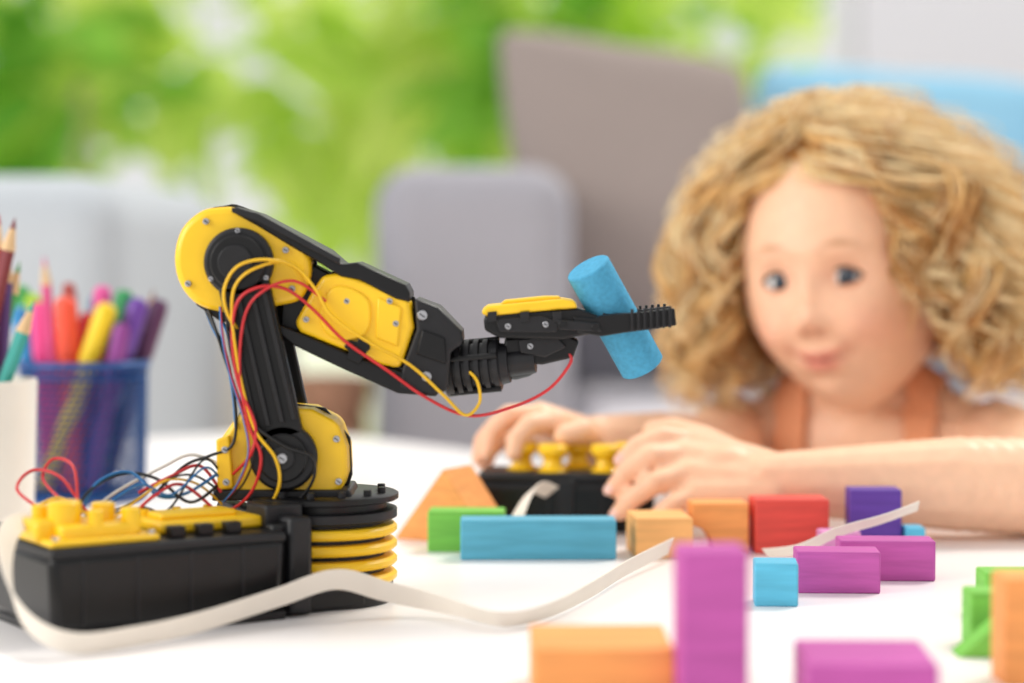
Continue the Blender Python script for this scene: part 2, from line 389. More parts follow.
wire('wire_base_black', [(224, 480, -.018), (200, 494, -.035), (165, 472, -.03), (130, 468, -.03), (105, 482, -.045), (96, 504, -.055)], W_K)
wire('wire_base_white', [(222, 460, -.018), (196, 451, -.02), (170, 462, -.025), (130, 483, -.035), (104, 504, -.05)], W_W)
wire('wire_base_red2', [(226, 488, -.02), (205, 462, -.02), (180, 470, -.03), (150, 485, -.035)], W_R)
wire('wire_base_red3', [(100, 504, -.055), (90, 460, -.04), (68, 452, -.035), (60, 470, -.04), (84, 490, -.05)], W_R)
wr = random.Random(3)
cols_ = [W_K, W_B, W_Y, W_K]
for i in range(4):       # extra loose leads spilling on the battery box
    x1 = wr.uniform(95, 150); z0 = wr.uniform(470, 505)
    pts = [(226, z0, -.018), (wr.uniform(195, 212), z0-wr.uniform(5, 28), -.026), (wr.uniform(165, 185), wr.uniform(470, 505), -.036), (wr.uniform(140, 158), wr.uniform(472, 500), -.04), (x1, 506, -.05)]
    wire(f'wire_loose_{i+1}', pts, cols_[i], .00055)
for i in range(3):       # thin leads strapped along the upper arm
    o_ = wr.uniform(-6, 8)
    wire(f'wire_arm_{i+1}', [(226+o_, 306, -.019), (230+o_, 335, -.0265), (238+o_, 372, -.028), (250+o_, 410, -.029), (256+o_, 446, -.030), (244+o_, 478, -.025), (228, 498, -.02)], [W_B, W_K, W_R][i], .0005)

# ------------------------------------------------------------------ ribbon cable (flat, corrugated by its conductors)
def ribbon(name, pts, width, m, parent=None, th=.00045):
    P = spline_pts([Vector((*p[:3],)) for p in pts], 10)
    T = spline_pts([Vector((p[3], 0, 0)) for p in pts], 10)     # tilt of the strip, degrees from vertical
    prof = []
    nc = 6
    for i in range(2*nc+1): prof.append((-.5+i/(2*nc), (th if i % 2 else th*.55)))
    prof = prof+[(a, -b) for a, b in reversed(prof)]
    n = len(prof); vs = []; fs = []
    for i, p in enumerate(P):
        tg = (P[min(i+1, len(P)-1)]-P[max(i-1, 0)]).normalized()
        side = tg.cross(Vector((0, 0, 1))).normalized(); upv = side.cross(tg).normalized()
        a = math.radians(T[i].x)
        w = upv*math.cos(a)+side*math.sin(a); nr = side*math.cos(a)-upv*math.sin(a)
        for q, t in prof: vs.append(p+w*q*width+nr*t)
    for i in range(len(P)-1):
        for j in range(n):
            k = (j+1) % n; fs.append((i*n+j, i*n+k, (i+1)*n+k, (i+1)*n+j))
    fs.append(tuple(range(n))); fs.append(tuple((len(P)-1)*n+j for j in range(n)))
    return mkmesh(name, vs, fs, m, parent, ang=40)
rc = empty('ribbon_cable', (0, .95, 0))
ribbon('ribbon_strip', [(-.197, .935, .0475, 65), (-.206, .900, .0455, 50), (-.2015, .873, .030, 30), (-.190, .859, .014, 20), (-.172, .856, .0062, 20), (-.150, .874, .0058, 20), (-.128, .900, .007, 15),
                        (-.10, .930, .012, 15), (-.076, .942, .018, 12), (-.055, .953, .011, 15), (-.030, .950, .0058, 25), (-.005, .918, .005, 40), (.015, .938, .005, 30),
                        (.036, .99, .006, 20), (.056, 1.055, .0065, 20), (.081, 1.117, .008, 20)], .0092, WHT, rc)
ribbon('ribbon_strip_far', [(.130, 1.120, .004, 45), (.145, 1.100, .009, 40), (.163, 1.093, .0185, 35), (.185, 1.095, .0245, 35), (.205, 1.105, .030, 30)], .0062, WHT, rc)
ribbon('ribbon_strip_controller', [(.0, 1.150, .006, 60), (.003, 1.175, .016, 60), (.012, 1.20, .028, 50), (.022, 1.218, .024, 50)], .010, WHT, rc)

# ------------------------------------------------------------------ pencil cups
def pencil(parent, base, tip, col, kind, r=.0038, i=[0]):
    i[0] += 1; base = Vector(base); tip = Vector(tip); L = (tip-base).length; ax = tip-base
    m = mat(f'pencil_col_{i[0]}', col, .4, var=.04)
    if kind == 'pencil':
        lathe(f'pencil_{i[0]}', base, ax, [(0, r), (L-.018, r)], m, parent, 6, ang=20)
        lathe(f'pencil_wood_{i[0]}', base, ax, [(L-.018, r*.98), (L-.006, r*.38)], WOODTIP, parent, 12)
        lathe(f'pencil_lead_{i[0]}', base, ax, [(L-.006, r*.38), (L, r*.05)], m, parent, 12)
    else:
        lathe(f'marker_{i[0]}', base, ax, [(0, r), (L*.72, r)], m, parent, 20)
        lathe(f'marker_cap_{i[0]}', base, ax, [(L*.70, r*1.12), (L-.006, r*1.12), (L-.002, r*.95), (L, r*.6)], m, parent, 20)
WOODTIP = mat('pencil_wood', '#dcb88a', .6)
BMESH = mat('blue_metal_mesh', '#154c8c', .4, metal=.2)
cx, cy = -.271, 1.39
cup = empty('mesh_pencil_cup', (cx, cy, 0))
seg, rows = 56, 22
vs = [(cx+.0375*math.cos(2*math.pi*i/seg+.5*j*2*math.pi/seg)*(1+.05*j/rows), cy+.0375*math.sin(2*math.pi*i/seg+.5*j*2*math.pi/seg)*(1+.05*j/rows), .002+.083*j/rows) for j in range(rows+1) for i in range(seg)]
fs = [(j*seg+i, j*seg+(i+1) % seg, (j+1)*seg+(i+1) % seg, (j+1)*seg+i) for j in range(rows) for i in range(seg)]
o = mkmesh('mesh_wall', vs, fs, BMESH, cup, smooth=False)
w = o.modifiers.new('w', 'WIREFRAME'); w.thickness = .0017; w.use_even_offset = False
def ring(name, c, R, r, m, parent):
    tube(name, [(c[0]+R*math.cos(a*math.pi/24), c[1]+R*math.sin(a*math.pi/24), c[2]) for a in range(49)], r, m, parent, smooth=False)
ring('rim', (cx, cy, .086), .0395, .0026, BMESH, cup); ring('rim_lower', (cx, cy, .079), .0392, .0010, BMESH, cup)
lathe('cup_bottom', (cx, cy, 0), (0, 0, 1), [(0, .0375), (.006, .038)], BMESH, cup)
k = .632e-3
def tipm(px, py, yy=0): return (-.271+(px-88)*k, cy+yy, .164-(py-240)*k)
for px, py, yy, bx, col, kind, r in ((56, 256, -.02, -.012, '#d8528c', 'pencil', .0036), (48, 302, -.012, -.02, '#f04f93', 'marker', .0056), (77, 296, -.022, -.004, '#f2553a', 'marker', .0062),
        (120, 303, -.024, -.022, '#f3cf22', 'marker', .006), (70, 283, .01, .0, '#a8433a', 'marker', .004), (106, 286, .005, .008, '#ea5aa8', 'marker', .0052), (130, 290, .0, .006, '#2f9a5a', 'marker', .0055),
        (148, 298, -.012, .0, '#6b3f9e', 'marker', .0060), (163, 300, .01, .01, '#5b2f55', 'marker', .0056), (96, 296, .02, .01, '#58a7d8', 'marker', .005), (34, 294, .008, -.01, '#a6cf2e', 'marker', .005),
        (20, 286, .012, -.01, '#3a9a4a', 'marker', .0055), (134, 322, -.025, .008, '#8d3f8e', 'marker', .005), (154, 290, .02, .01, '#8a4a36', 'pencil', .0038), (94, 312, -.005, .0, '#d23c4a', 'marker', .005), (26, 306, -.01, -.015, '#2c86c0', 'marker', .005)):
    pencil(cup, (cx+bx, cy+yy*.6, .008), tipm(px, py, yy), col, kind, r)
wx, wy = -.297, 1.2
wc = empty('white_pencil_cup', (wx, wy, 0))
CER = mat('cream_ceramic', '#ece5da', .35, var=.02)
lathe('cup_body', (wx, wy, 0), (0, 0, 1), [(0, .031), (.002, .034), (.086, .037), (.088, .0365), (.088, .0345), (.084, .034), (.006, .031), (.006, .0)], CER, wc, 48, cap=False)
k2 = 1.2/2200
for px, py, yy, bx, col, r in ((20, 218, -.01, -.012, '#7d2a30', .0042), (40, 300, -.015, -.008, '#2f9c92', .0042), (0, 214, .0, .0, '#b33a2c', .0038), (4, 250, .012, .01, '#5a3a7a', .0038), (-30, 260, .0, -.01, '#d88a2c', .0038), (14, 262, .015, -.01, '#4aa34e', .0038)):
    pencil(wc, (wx+bx, wy+yy*.6, .008), ((px-512)*k2, wy+yy, .164-(py-240)*k2), col, 'pencil', r)

# ------------------------------------------------------------------ controller
ctl = empty('wired_remote_controller', (.03, 1.248, 0))
rotc = math.radians(-4)
box('controller_body', (.030, 1.248, .016), (.102, .048, .026), BLK, ctl, rot=rotc, bevel=.005, seg=3)
box('controller_top_plate', (.030, 1.248, .0305), (.096, .043, .006), BLK2, ctl, rot=rotc, bevel=.002)
box('controller_foot', (.030, 1.250, .002), (.088, .04, .004), BLK2, ctl, rot=rotc, bevel=.001)
box('controller_mid_band', (.030, 1.2235, .018), (.010, .002, .024), BLK2, ctl, rot=rotc, bevel=.0008)
for i, x in enumerate((.004, .020, .050, .064)):
    box(f'controller_groove_{i+1}', (x, 1.2238-(x-.03)*.07, .014), (.0012, .001, .016), BLK2, ctl, rot=rotc, bevel=.0002)
for i, (x, y) in enumerate(((.006, 1.252), (.023, 1.240), (.053, 1.238), (.067, 1.250), (.038, 1.260))):
    lathe(f'lever_{i+1}', (x, y, .032), (0, 0, 1), [(0, .0085), (.002, .0088), (.004, .0060), (.008, .0050), (.0095, .0062), (.012, .0085), (.0150, .0085), (.0165, .0070)], YEL, ctl, 28)
    box(f'lever_grip_{i+1}', (x, y, .0475), (.016, .0040, .003), YEL, ctl, bevel=.001)

# ------------------------------------------------------------------ girl
girl = empty('little_girl', (.235, 1.5, -TZ))
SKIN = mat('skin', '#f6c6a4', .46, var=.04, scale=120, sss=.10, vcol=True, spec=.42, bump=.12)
CLOTH = mat('peach_knit', '#e9a075', .85, var=.07, scale=300, bump=.4)
NAIL = mat('fingernail', '#f4c4b4', .25, var=.02)

def add_ell(bm, c, r, sub=3):
    bmesh.ops.create_icosphere(bm, subdivisions=sub, radius=1, matrix=Matrix.Translation(c) @ Matrix.Diagonal((*r, 1)))
def add_cap(bm, p0, p1, r0, r1):
    p0 = Vector(p0); p1 = Vector(p1); L = (p1-p0).length
    n = max(2, int(L/(min(r0, r1)*.35)))
    for i in range(n+1):
        t = i/n; r = r0+(r1-r0)*t
        bmesh.ops.create_icosphere(bm, subdivisions=2, radius=r, matrix=Matrix.Translation(p0.lerp(p1, t)))
def chain(bm, pts, rs):
    for i in range(len(pts)-1): add_cap(bm, pts[i], pts[i+1], rs[i], rs[i+1])
def remeshed(name, bm, voxel, iters, m, parent):
    me = D.meshes.new(name+'_src'); bm.to_mesh(me); bm.free()
    ob = D.objects.new(name, me); scene.collection.objects.link(ob)
    r = ob.modifiers.new('r', 'REMESH'); r.mode = 'VOXEL'; r.voxel_size = voxel
    s = ob.modifiers.new('s', 'SMOOTH'); s.iterations = iters; s.factor = .5
    dg = bpy.context.evaluated_depsgraph_get(); dg.update()
    me2 = D.meshes.new_from_object(ob.evaluated_get(dg))
    D.objects.remove(ob)
    me2.name = name; me2.materials.clear(); me2.materials.append(m); me2.shade_smooth()
    ob = D.objects.new(name, me2); link(ob, parent); return ob
def setcol(me, fn):
    a = me.color_attributes.new('Col', 'FLOAT_COLOR', 'POINT')
    for i, v in enumerate(me.vertices): a.data[i].color = (*fn(v.co), 1)

SL = Vector((.150, 1.495, .028)); SR = Vector((.318, 1.440, .030))
bc = (SL+SR)/2; bc.z = .012
def torso(bm, inf=0.0):
    add_ell(bm, (bc.x, bc.y+.008, -.024), (.080+inf, .056+inf, .078+inf))
    add_ell(bm, (bc.x, bc.y+.025, -.12), (.074+inf, .060+inf, .10+inf))
    add_ell(bm, (bc.x, bc.y+.05, -.235), (.084+inf, .075+inf, .075+inf))
    chain(bm, [SL+Vector((.012, 0, 0)), bc+Vector((0, -.002, .020)), SR-Vector((.012, 0, 0))], [.027+inf, .036+inf, .027+inf])
    chain(bm, [SL+Vector((.015, 0, .004)), bc+Vector((-.012, -.003, .052))], [.021+inf, .026+inf])
    chain(bm, [SR+Vector((-.015, 0, .004)), bc+Vector((.012, -.003, .052))], [.021+inf, .026+inf])
HC = Vector((.220, 1.44, .153))
bm = bmesh.new(); torso(bm)
chain(bm, [bc+Vector((0, 0, .03)), bc+Vector((-.006, -.008, .062)), (.226, 1.452, .100)], [.034, .028, .029])
# arms
EL_R = Vector((.302, 1.205, .028)); WR_R = Vector((.140, 1.203, .031))
EL_L = Vector((.122, 1.400, .027)); WR_L = Vector((.050, 1.300, .045))
chain(bm, [SR, (SR+EL_R)/2+Vector((.006, 0, -.002)), EL_R], [.031, .030, .0275])
chain(bm, [EL_R, EL_R.lerp(WR_R, .35)+Vector((0, 0, .001)), WR_R], [.0278, .0268, .0170])
chain(bm, [SL, (SL+EL_L)/2, EL_L], [.031, .028, .025])
chain(bm, [EL_L, EL_L.lerp(WR_L, .4), WR_L], [.025, .024, .016])
# image-right hand (her left), fingers draped over the front of the controller
o3 = Vector((.004, 0, 0))
def sh(pts, off): return [Vector(p)+off for p in pts]
kn = sh(((.096, 1.229, .050), (.092, 1.217, .044), (.093, 1.206, .035), (.098, 1.197, .025)), o3)
for q in kn: chain(bm, [WR_R+Vector((0, (q.y-1.213)*.5, (q.z-.038)*.5)), q], [.0125, .0092])
add_ell(bm, Vector((.114, 1.210, .036))+o3, (.020, .012, .015))
FR = [[kn[0]]+sh(((.079, 1.222, .0545), (.066, 1.2165, .050), (.057, 1.213, .042)), o3),
      [kn[1]]+sh(((.073, 1.208, .0445), (.059, 1.2070, .0355), (.052, 1.2090, .027)), o3),
      [kn[2]]+sh(((.074, 1.197, .0315), (.061, 1.199, .022), (.055, 1.203, .0145)), o3),
      [kn[3]]+sh(((.083, 1.189, .020), (.072, 1.191, .0115), (.066, 1.196, .0065)), o3)]
for f_, rs_ in zip(FR, ([.0078, .0066, .0061, .0053], [.0078, .0068, .0062, .0054], [.0076, .0066, .0060, .0053], [.0070, .0059, .0054, .0048])): chain(bm, f_, rs_)
chain(bm, sh(((.122, 1.222, .040), (.104, 1.238, .051), (.088, 1.246, .056), (.076, 1.249, .0555)), o3), [.012, .0092, .0078, .0062])
# image-left hand (her right)
o4 = Vector((.011, 0, -.003))
kl = sh(((.013, 1.262, .062), (.005, 1.274, .065), (.0, 1.287, .062), (.001, 1.299, .054)), o4)
for q in kl: chain(bm, [WR_L+Vector((0, (q.y-1.28)*.4, (q.z-.06)*.4)), q], [.0122, .0088])
add_ell(bm, Vector((.022, 1.284, .054))+o4, (.018, .017, .011))
chain(bm, [kl[0]]+sh(((-.001, 1.251, .062), (-.009, 1.245, .054), (-.010, 1.243, .046)), o4), [.0076, .0064, .0058, .0051])
chain(bm, [kl[1]]+sh(((-.013, 1.265, .066), (-.023, 1.260, .056), (-.025, 1.257, .045)), o4), [.0076, .0066, .0060, .0052])
chain(bm, [kl[2]]+sh(((-.018, 1.281, .061), (-.028, 1.277, .050), (-.030, 1.273, .040)), o4), [.0074, .0064, .0058, .0051])
chain(bm, [kl[3]]+sh(((-.014, 1.297, .051), (-.024, 1.294, .043), (-.027, 1.291, .034)), o4), [.0068, .0058, .0053, .0047])
chain(bm, sh(((.034, 1.284, .045), (.034, 1.264, .053), (.029, 1.252, .058), (.018, 1.246, .056)), o4), [.0115, .0088, .0074, .006])
# legs, kneeling on the floor
for sx in (-1, 1):
    hx = bc.x+sx*.042
    chain(bm, [(hx, bc.y+.05, -.26), (hx+sx*.012, bc.y-.0, -.438)], [.056, .040])
    chain(bm, [(hx+sx*.012, bc.y-.0, -.442), (hx+sx*.008, bc.y+.09, -.442), (hx, bc.y+.19, -.452)], [.038, .036, .024])
    chain(bm, [(hx, bc.y+.19, -.455), (hx, bc.y+.255, -.462)], [.022, .015])
body = remeshed('body', bm, .0018, 4, SKIN, girl)
def bodycol(co):
    t = 0
    for q in ((.059, 1.208, .025), (-.012, 1.262, .045)):
        t = max(t, math.exp(-((co-Vector(q)).length/.022)**2))
    return (1, 1-.10*t, 1-.12*t)
setcol(body.data, bodycol)
for i, f_ in enumerate(FR):   # fingernails on the visible hand
    a, b = f_[2], f_[3]; dr = (b-a).normalized(); out_ = Vector((-.45, -.85, .25)); out_ = (out_-dr*out_.dot(dr)).normalized(); sd_ = dr.cross(out_)
    c = b+out_*.0042+dr*.0012
    bm = bmesh.new(); bmesh.ops.create_icosphere(bm, subdivisions=3, radius=1)
    Mx = Matrix((( sd_.x, dr.x, out_.x), (sd_.y, dr.y, out_.y), (sd_.z, dr.z, out_.z)))
    for v in bm.verts: v.co = c+Mx @ Vector((v.co.x*.0030, v.co.y*.0036, v.co.z*.0012))
    me = D.meshes.new(f'nail_{i+1}'); bm.to_mesh(me); bm.free(); me.shade_smooth(); me.materials.append(NAIL); link(D.objects.new(f'nail_{i+1}', me), girl)
# tank top
bm = bmesh.new(); torso(bm, .003)
top = remeshed('tank_top', bm, .003, 6, CLOTH, girl)
bm = bmesh.new(); bm.from_mesh(top.data)
dele = []
yaw_b = math.atan2(SR.y-SL.y, SR.x-SL.x)
Rb = Matrix.Rotation(-yaw_b, 3, 'Z')
for f in bm.faces:
    c = f.calc_center_median(); q = Rb @ (c-Vector((bc.x, bc.y, 0)))
    ax = abs(q.x)
    neck = .020-.010*(1-min(ax/.03, 1)**2) if q.y < 0 else .03
    strap = .031 < ax < .054
    armhole = ax > .054+max(0, (.014-q.z))*.6 and q.z > -.045
    if armhole or (q.z > neck and not strap): dele.append(f)
bmesh.ops.delete(bm, geom=dele, context='FACES')
for _ in range(3): bmesh.ops.smooth_vert(bm, verts=[v for v in bm.verts if v.is_boundary], factor=.5, use_axis_x=True, use_axis_y=True, use_axis_z=True)
bm.to_mesh(top.data); bm.free()
sd = top.modifiers.new('s', 'SOLIDIFY'); sd.thickness = .0030; sd.offset = 1
# shorts
bm = bmesh.new()
add_ell(bm, (bc.x, bc.y+.05, -.250), (.089, .080, .068))
for sx in (-1, 1):
    hx = bc.x+sx*.042
    chain(bm, [(hx, bc.y+.05, -.26), (hx+sx*.007, bc.y+.03, -.345)], [.062, .054])
remeshed('shorts', bm, .004, 5, mat('shorts_cotton', '#c9d3dc', .85, bump=.3, scale=300), girl)

# head
HM = Matrix.Translation(HC) @ Matrix.Rotation(math.radians(-27), 4, 'Z') @ Matrix.Rotation(math.radians(-5), 4, 'Y') @ Matrix.Rotation(math.radians(2), 4, 'X')
def g(x, z, cx_, cz, sx, sz): return math.exp(-((x-cx_)/sx)**2-((z-cz)/sz)**2)
EYX, EYZ = .0212, -.0110
SMX = 14.0   # mouth-corner lift
def headpt(v):
    x, y, z = v.x*.0672, v.y*.088, v.z*.100
    if z < 0:
        t = -z/.100
        x *= 1-.25*t*t+.05*t*(1-t)*4*.7
        if y > 0: y *= 1-.30*t
        else: y *= 1+.02*t
    else: y *= 1+.02*v.z
    if v.y < 0:
        f = min(1, -v.y*2.2)
        dd = 0
        dd += .0115*g(x, z, 0, -.0365, .0066, .0060)+.0045*g(x, z, 0, -.022, .0054, .013)
        zm = z-SMX*x*x
        for s in (-1, 1):
            dd += .0042*g(x, z, s*.0076, -.0395, .0040, .0043)
            dd -= .0085*g(x, z, s*EYX, EYZ, .0130, .0095)
            dd += .0082*g(x, z, s*.031, -.045, .017, .015)
            dd += .0030*g(x, z, s*.022, .0065, .016, .0045)
            dd -= .0030*g(x, z, s*.0185, -.0580, .0046, .006)
        dd += .0034*g(x, zm, 0, -.0580, .0130, .0028)+.0040*g(x, zm, 0, -.0660, .0105, .0032)-.0038*g(x, zm, 0, -.0622, .0175, .0012)
        dd -= .0030*g(x, z, 0, -.0735, .012, .004)
        dd += .0085*g(x, z, 0, -.088, .014, .011)
        dd += .004*g(x, z, 0, -.063, .024, .016)
        y -= dd*f
    return Vector((x, y, z))
bm = bmesh.new(); bmesh.ops.create_icosphere(bm, subdivisions=6, radius=1)
for v in bm.verts:
    v.co = headpt(v.co)
me = D.meshes.new('head'); bm.to_mesh(me); bm.free(); me.shade_smooth(); me.materials.append(SKIN)
def headcol(c):
    x, y, z = c
    if y > 0: return (1, 1, 1)
    zm = z-SMX*x*x
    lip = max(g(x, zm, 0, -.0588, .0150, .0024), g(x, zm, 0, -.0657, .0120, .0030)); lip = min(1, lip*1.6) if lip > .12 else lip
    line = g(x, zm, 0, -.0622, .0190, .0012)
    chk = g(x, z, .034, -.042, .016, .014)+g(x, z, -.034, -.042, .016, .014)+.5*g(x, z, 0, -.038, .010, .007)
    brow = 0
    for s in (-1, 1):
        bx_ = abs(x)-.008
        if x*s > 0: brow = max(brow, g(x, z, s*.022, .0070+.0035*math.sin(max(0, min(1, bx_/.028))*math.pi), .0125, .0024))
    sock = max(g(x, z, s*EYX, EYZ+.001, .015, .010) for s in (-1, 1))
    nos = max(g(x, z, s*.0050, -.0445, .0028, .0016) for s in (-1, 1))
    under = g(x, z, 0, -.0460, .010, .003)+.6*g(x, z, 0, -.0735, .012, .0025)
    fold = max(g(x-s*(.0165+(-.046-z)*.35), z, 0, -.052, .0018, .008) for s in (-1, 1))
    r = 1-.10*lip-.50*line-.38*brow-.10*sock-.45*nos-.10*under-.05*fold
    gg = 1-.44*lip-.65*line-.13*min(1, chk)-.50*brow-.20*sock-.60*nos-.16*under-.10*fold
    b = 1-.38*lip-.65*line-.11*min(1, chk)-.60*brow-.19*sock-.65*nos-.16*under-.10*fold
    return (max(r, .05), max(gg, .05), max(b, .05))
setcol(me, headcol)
me.transform(HM)
link(D.objects.new('head', me), girl)
EYEW = mat('eye_white', '#ece8e4', .12, var=.01); IRIS = mat('iris_blue_grey', '#36485a', .12, var=.3, scale=400)
PUP = mat('pupil', '#050507', .08); LASH = mat('eyelash', '#4e3424', .6)
for s, nm in ((-1, 'a'), (1, 'b')):
    ec = Vector((s*EYX, -.0668, EYZ))
    look = Vector((.14, -1, -.03)).normalized()
    def ball(name, c, r, m, sc=(1, 1, 1)):
        bm = bmesh.new(); bmesh.ops.create_icosphere(bm, subdivisions=4, radius=r, matrix=Matrix.Translation(c) @ Matrix.Diagonal((*sc, 1)))
        me = D.meshes.new(name); bm.to_mesh(me); bm.free(); me.transform(HM); me.shade_smooth(); me.materials.append(m)
        link(D.objects.new(name, me), girl)
    ball('eyeball_'+nm, ec, .0119, EYEW)
    ball('iris_'+nm, ec+look*.0098, .0060, IRIS, (1, .45, 1))
    ball('pupil_'+nm, ec+look*.0112, .0034, PUP, (1, .5, 1))
    bm = bmesh.new(); bmesh.ops.create_icosphere(bm, subdivisions=5, radius=.0128)
    de = []
    for f in bm.faces:
        c = f.calc_center_median().normalized()
        az = math.degrees(math.atan2(c.x, -c.y)); elv = math.degrees(math.asin(c.z))
        if c.y > .2: de.append(f); continue
        u_ = az/60
        if abs(u_) < 1:
            k_ = (1-u_*u_)
            if -22*k_ < elv < 25*k_: de.append(f)
    bmesh.ops.delete(bm, geom=de, context='FACES')
    for v in bm.verts: v.co += ec
    me = D.meshes.new('eyelids_'+nm); bm.to_mesh(me); bm.free(); me.shade_smooth(); me.materials.append(SKIN)
    setcol(me, lambda c: (.92, .80, .77)); me.transform(HM)
    link(D.objects.new('eyelids_'+nm, me), girl)
    def arc(k0, r, name, rad, sgn=1):
        pts = []
        for i in range(13):
            az = math.radians(-58+116*i/12); el = math.radians(k0*(1-((-58+116*i/12)/60)**2))
            pts.append(HM @ (ec+Vector((math.sin(az)*math.cos(el), -math.cos(az)*math.cos(el), math.sin(el)))*r))
        tube(name, pts, rad, LASH, girl, smooth=False)
    arc(25, .0132, 'lashes_upper_'+nm, .0012); arc(-21, .0129, 'lashes_lower_'+nm, .0004)
    bm = bmesh.new(); bmesh.ops.create_icosphere(bm, subdivisions=4, radius=1)
    for v in bm.verts:
        r_ = math.hypot(v.co.y, v.co.z)
        v.co = Vector((s*(.0680+.004*r_-.004*(1-r_)+.003*v.co.x*s+.006*v.co.y), .008+v.co.y*.014, -.022+v.co.z*.024))
    me = D.meshes.new('ear_'+nm); bm.to_mesh(me); bm.free(); me.shade_smooth(); me.materials.append(SKIN); setcol(me, lambda c: (1, .9, .88)); me.transform(HM)
    link(D.objects.new('ear_'+nm, me), girl)

# hair: ringlet clumps
HAIRM = [mat('hair_blond', '#e9bf7c', .36, var=.12, scale=60, spec=.6), mat('hair_light', '#fbe3b2', .34, var=.06, scale=60, spec=.6), mat('hair_deep', '#bd8446', .4, var=.15, scale=60)]
cu = D.curves.new('hair_curls', 'CURVE'); cu.dimensions = '3D'; cu.bevel_depth = .00048; cu.bevel_resolution = 0
for m_ in HAIRM: cu.materials.append(m_)
rnd = random.Random(11)
def sst(a, b, x):
    t = max(0, min(1, (x-a)/(b-a))); return t*t*(3-2*t)
def guide(phi0, th0, lay, zend, tgt):
    sgn = 1 if phi0 >= 0 else -1
    aph = abs(phi0); vol = .58 if sgn < 0 else 1.05
    pts = []; th = th0; step = .004; base = None; z = zb = 0
    while len(pts) < 110:
        if th < 96:
            q = sst(0, 1, (th-th0)/max(1, (82-th0))) if th0 < 78 else 1
            a = math.radians(aph+(tgt-aph)*q)*sgn; t = math.radians(th)
            off = .004+.005*lay+(.006+.027*lay)*sst(25, 95, th)*vol
            if th0 > 40: off *= sst(-4, 25, th-th0)*.8+.2
            c = Vector((math.sin(t)*math.sin(a)*(.0690+off), -math.sin(t)*math.cos(a)*(.088+off*.8), math.cos(t)*(.098+off)))
            th += math.degrees(step/.095); base = c.copy(); z = zb = c.z
        else:
            z -= step; hang = zb-z; c = base.copy(); c.z = z
            c.x += sgn*(.010*math.sin(min(1.5, hang/.05)))-sgn*max(0, hang-.06)*.3
        pts.append(c)
        if th >= 96 and z < zend: break
    return pts, sgn
def spl(P, rad, mi):
    sp = cu.splines.new('POLY'); sp.points.add(len(P)-1); n = len(P)
    for i, p in enumerate(P):
        sp.points[i].co = (*(HM @ p), 1); sp.points[i].radius = rad*(1-.6*(i/n)**3)
    sp.material_index = mi
def clump(phi0, th0, lay, zend, n, tgt, tight):
    pts, sgn = guide(phi0, th0, lay, zend, tgt)
    amp = rnd.uniform(.0050, .0120)*tight; wl = rnd.uniform(.028, .055); ph = rnd.uniform(0, 6.28); hand = rnd.choice((-1, 1))
    cr = rnd.uniform(.0026, .0052)
    main = rnd.choices((0, 1, 2), (5, 4, 4))[0]
    drift = Vector((rnd.gauss(0, .007), rnd.gauss(0, .006), 0))
    for k in range(n):
        o_ = Vector((rnd.gauss(0, 1), rnd.gauss(0, 1), rnd.gauss(0, .6)))*cr*.6
        wild = rnd.random() < .25
        a2 = rnd.uniform(.0008, .002)*(3.5 if wild else 1); p2 = rnd.uniform(0, 6.28); w2 = rnd.uniform(18, 34)
        da = rnd.gauss(0, .25); cut = int(len(pts)*rnd.uniform(.74, 1.0)); out = []
        s = 0
        for i, c in enumerate(pts[:cut]):
            e = min(1, s/.05); spread = .5+.9*(math.sin(s*60+ph)**2)*.6
            if i < 3: spread += .8
            A = ph+da+hand*s/wl*6.28
            p = c+Vector((amp*e*math.cos(A), amp*e*math.sin(A), .35*amp*e*math.sin(A*1.0+1)))+o_*spread+drift*e
            p += Vector((a2*e*math.cos(p2+s*w2*3), a2*e*math.sin(p2+s*w2*2.3), 0))
            if p.y < -.02 and p.z < .046:
                lim = .0505 if tgt > 62 else .041
                if p.z < -.03: lim -= .006*min(1, (-.03-p.z)/.05)
                if abs(p.x) < lim: p.x = sgn*(lim+rnd.uniform(0, .004))
            q = Vector((p.x/.0685, p.y/.089, p.z/.101))
            if q.length < 1.01 and p.z > -.03: p = Vector((p.x, p.y, p.z))*(1.01/max(q.length, .3))
            out.append(p); s += .004
        mi = main if rnd.random() < .65 else rnd.choices((0, 1, 2), (5, 5, 3))[0]
        spl(out, rnd.uniform(.6, 1.5), mi)
for i in range(340):
    phi = rnd.uniform(-180, 180); a = abs(phi)
    thmax = 55 if a < 50 else (55+(a-50)*1.5 if a < 75 else 92)
    th0 = max(3, math.degrees(math.acos(1-rnd.random()*(1-math.cos(math.radians(thmax))))))
    zend = rnd.uniform(-.10, -.04) if a < 110 else rnd.uniform(-.115, -.05)
    clump(phi, th0, rnd.random()**.7, zend, 21, max(a, 66+rnd.uniform(-6, 14)), rnd.uniform(.6, 1.25))
for i in range(36):   # looser locks framing the forehead
    phi = rnd.choice((-1, 1, 1))*rnd.uniform(10, 45)
    clump(phi, rnd.uniform(38, 57), rnd.uniform(.0, .35), rnd.uniform(-.06, .0), 7, rnd.uniform(46, 62), .8)
for i in range(560):  # flyaways
    phi = rnd.uniform(-180, 180)
    pts, sgn = guide(phi, rnd.uniform(5, 60) if abs(phi) > 50 else rnd.uniform(5, 40), rnd.uniform(.8, 1.7), rnd.uniform(-.10, .02), max(abs(phi), 70))
    A = rnd.uniform(.004, .016); w_ = rnd.uniform(.02, .05); p_ = rnd.uniform(0, 6.28)
    spl([c*1.02+Vector((A*math.cos(p_+i_*.004/w_*6.28), A*math.sin(p_+i_*.004/w_*6.28), A*.6*math.sin(p_+i_*.11)))*min(1, i_/8) for i_, c in enumerate(pts)], .65, rnd.choice((0, 1, 1)))
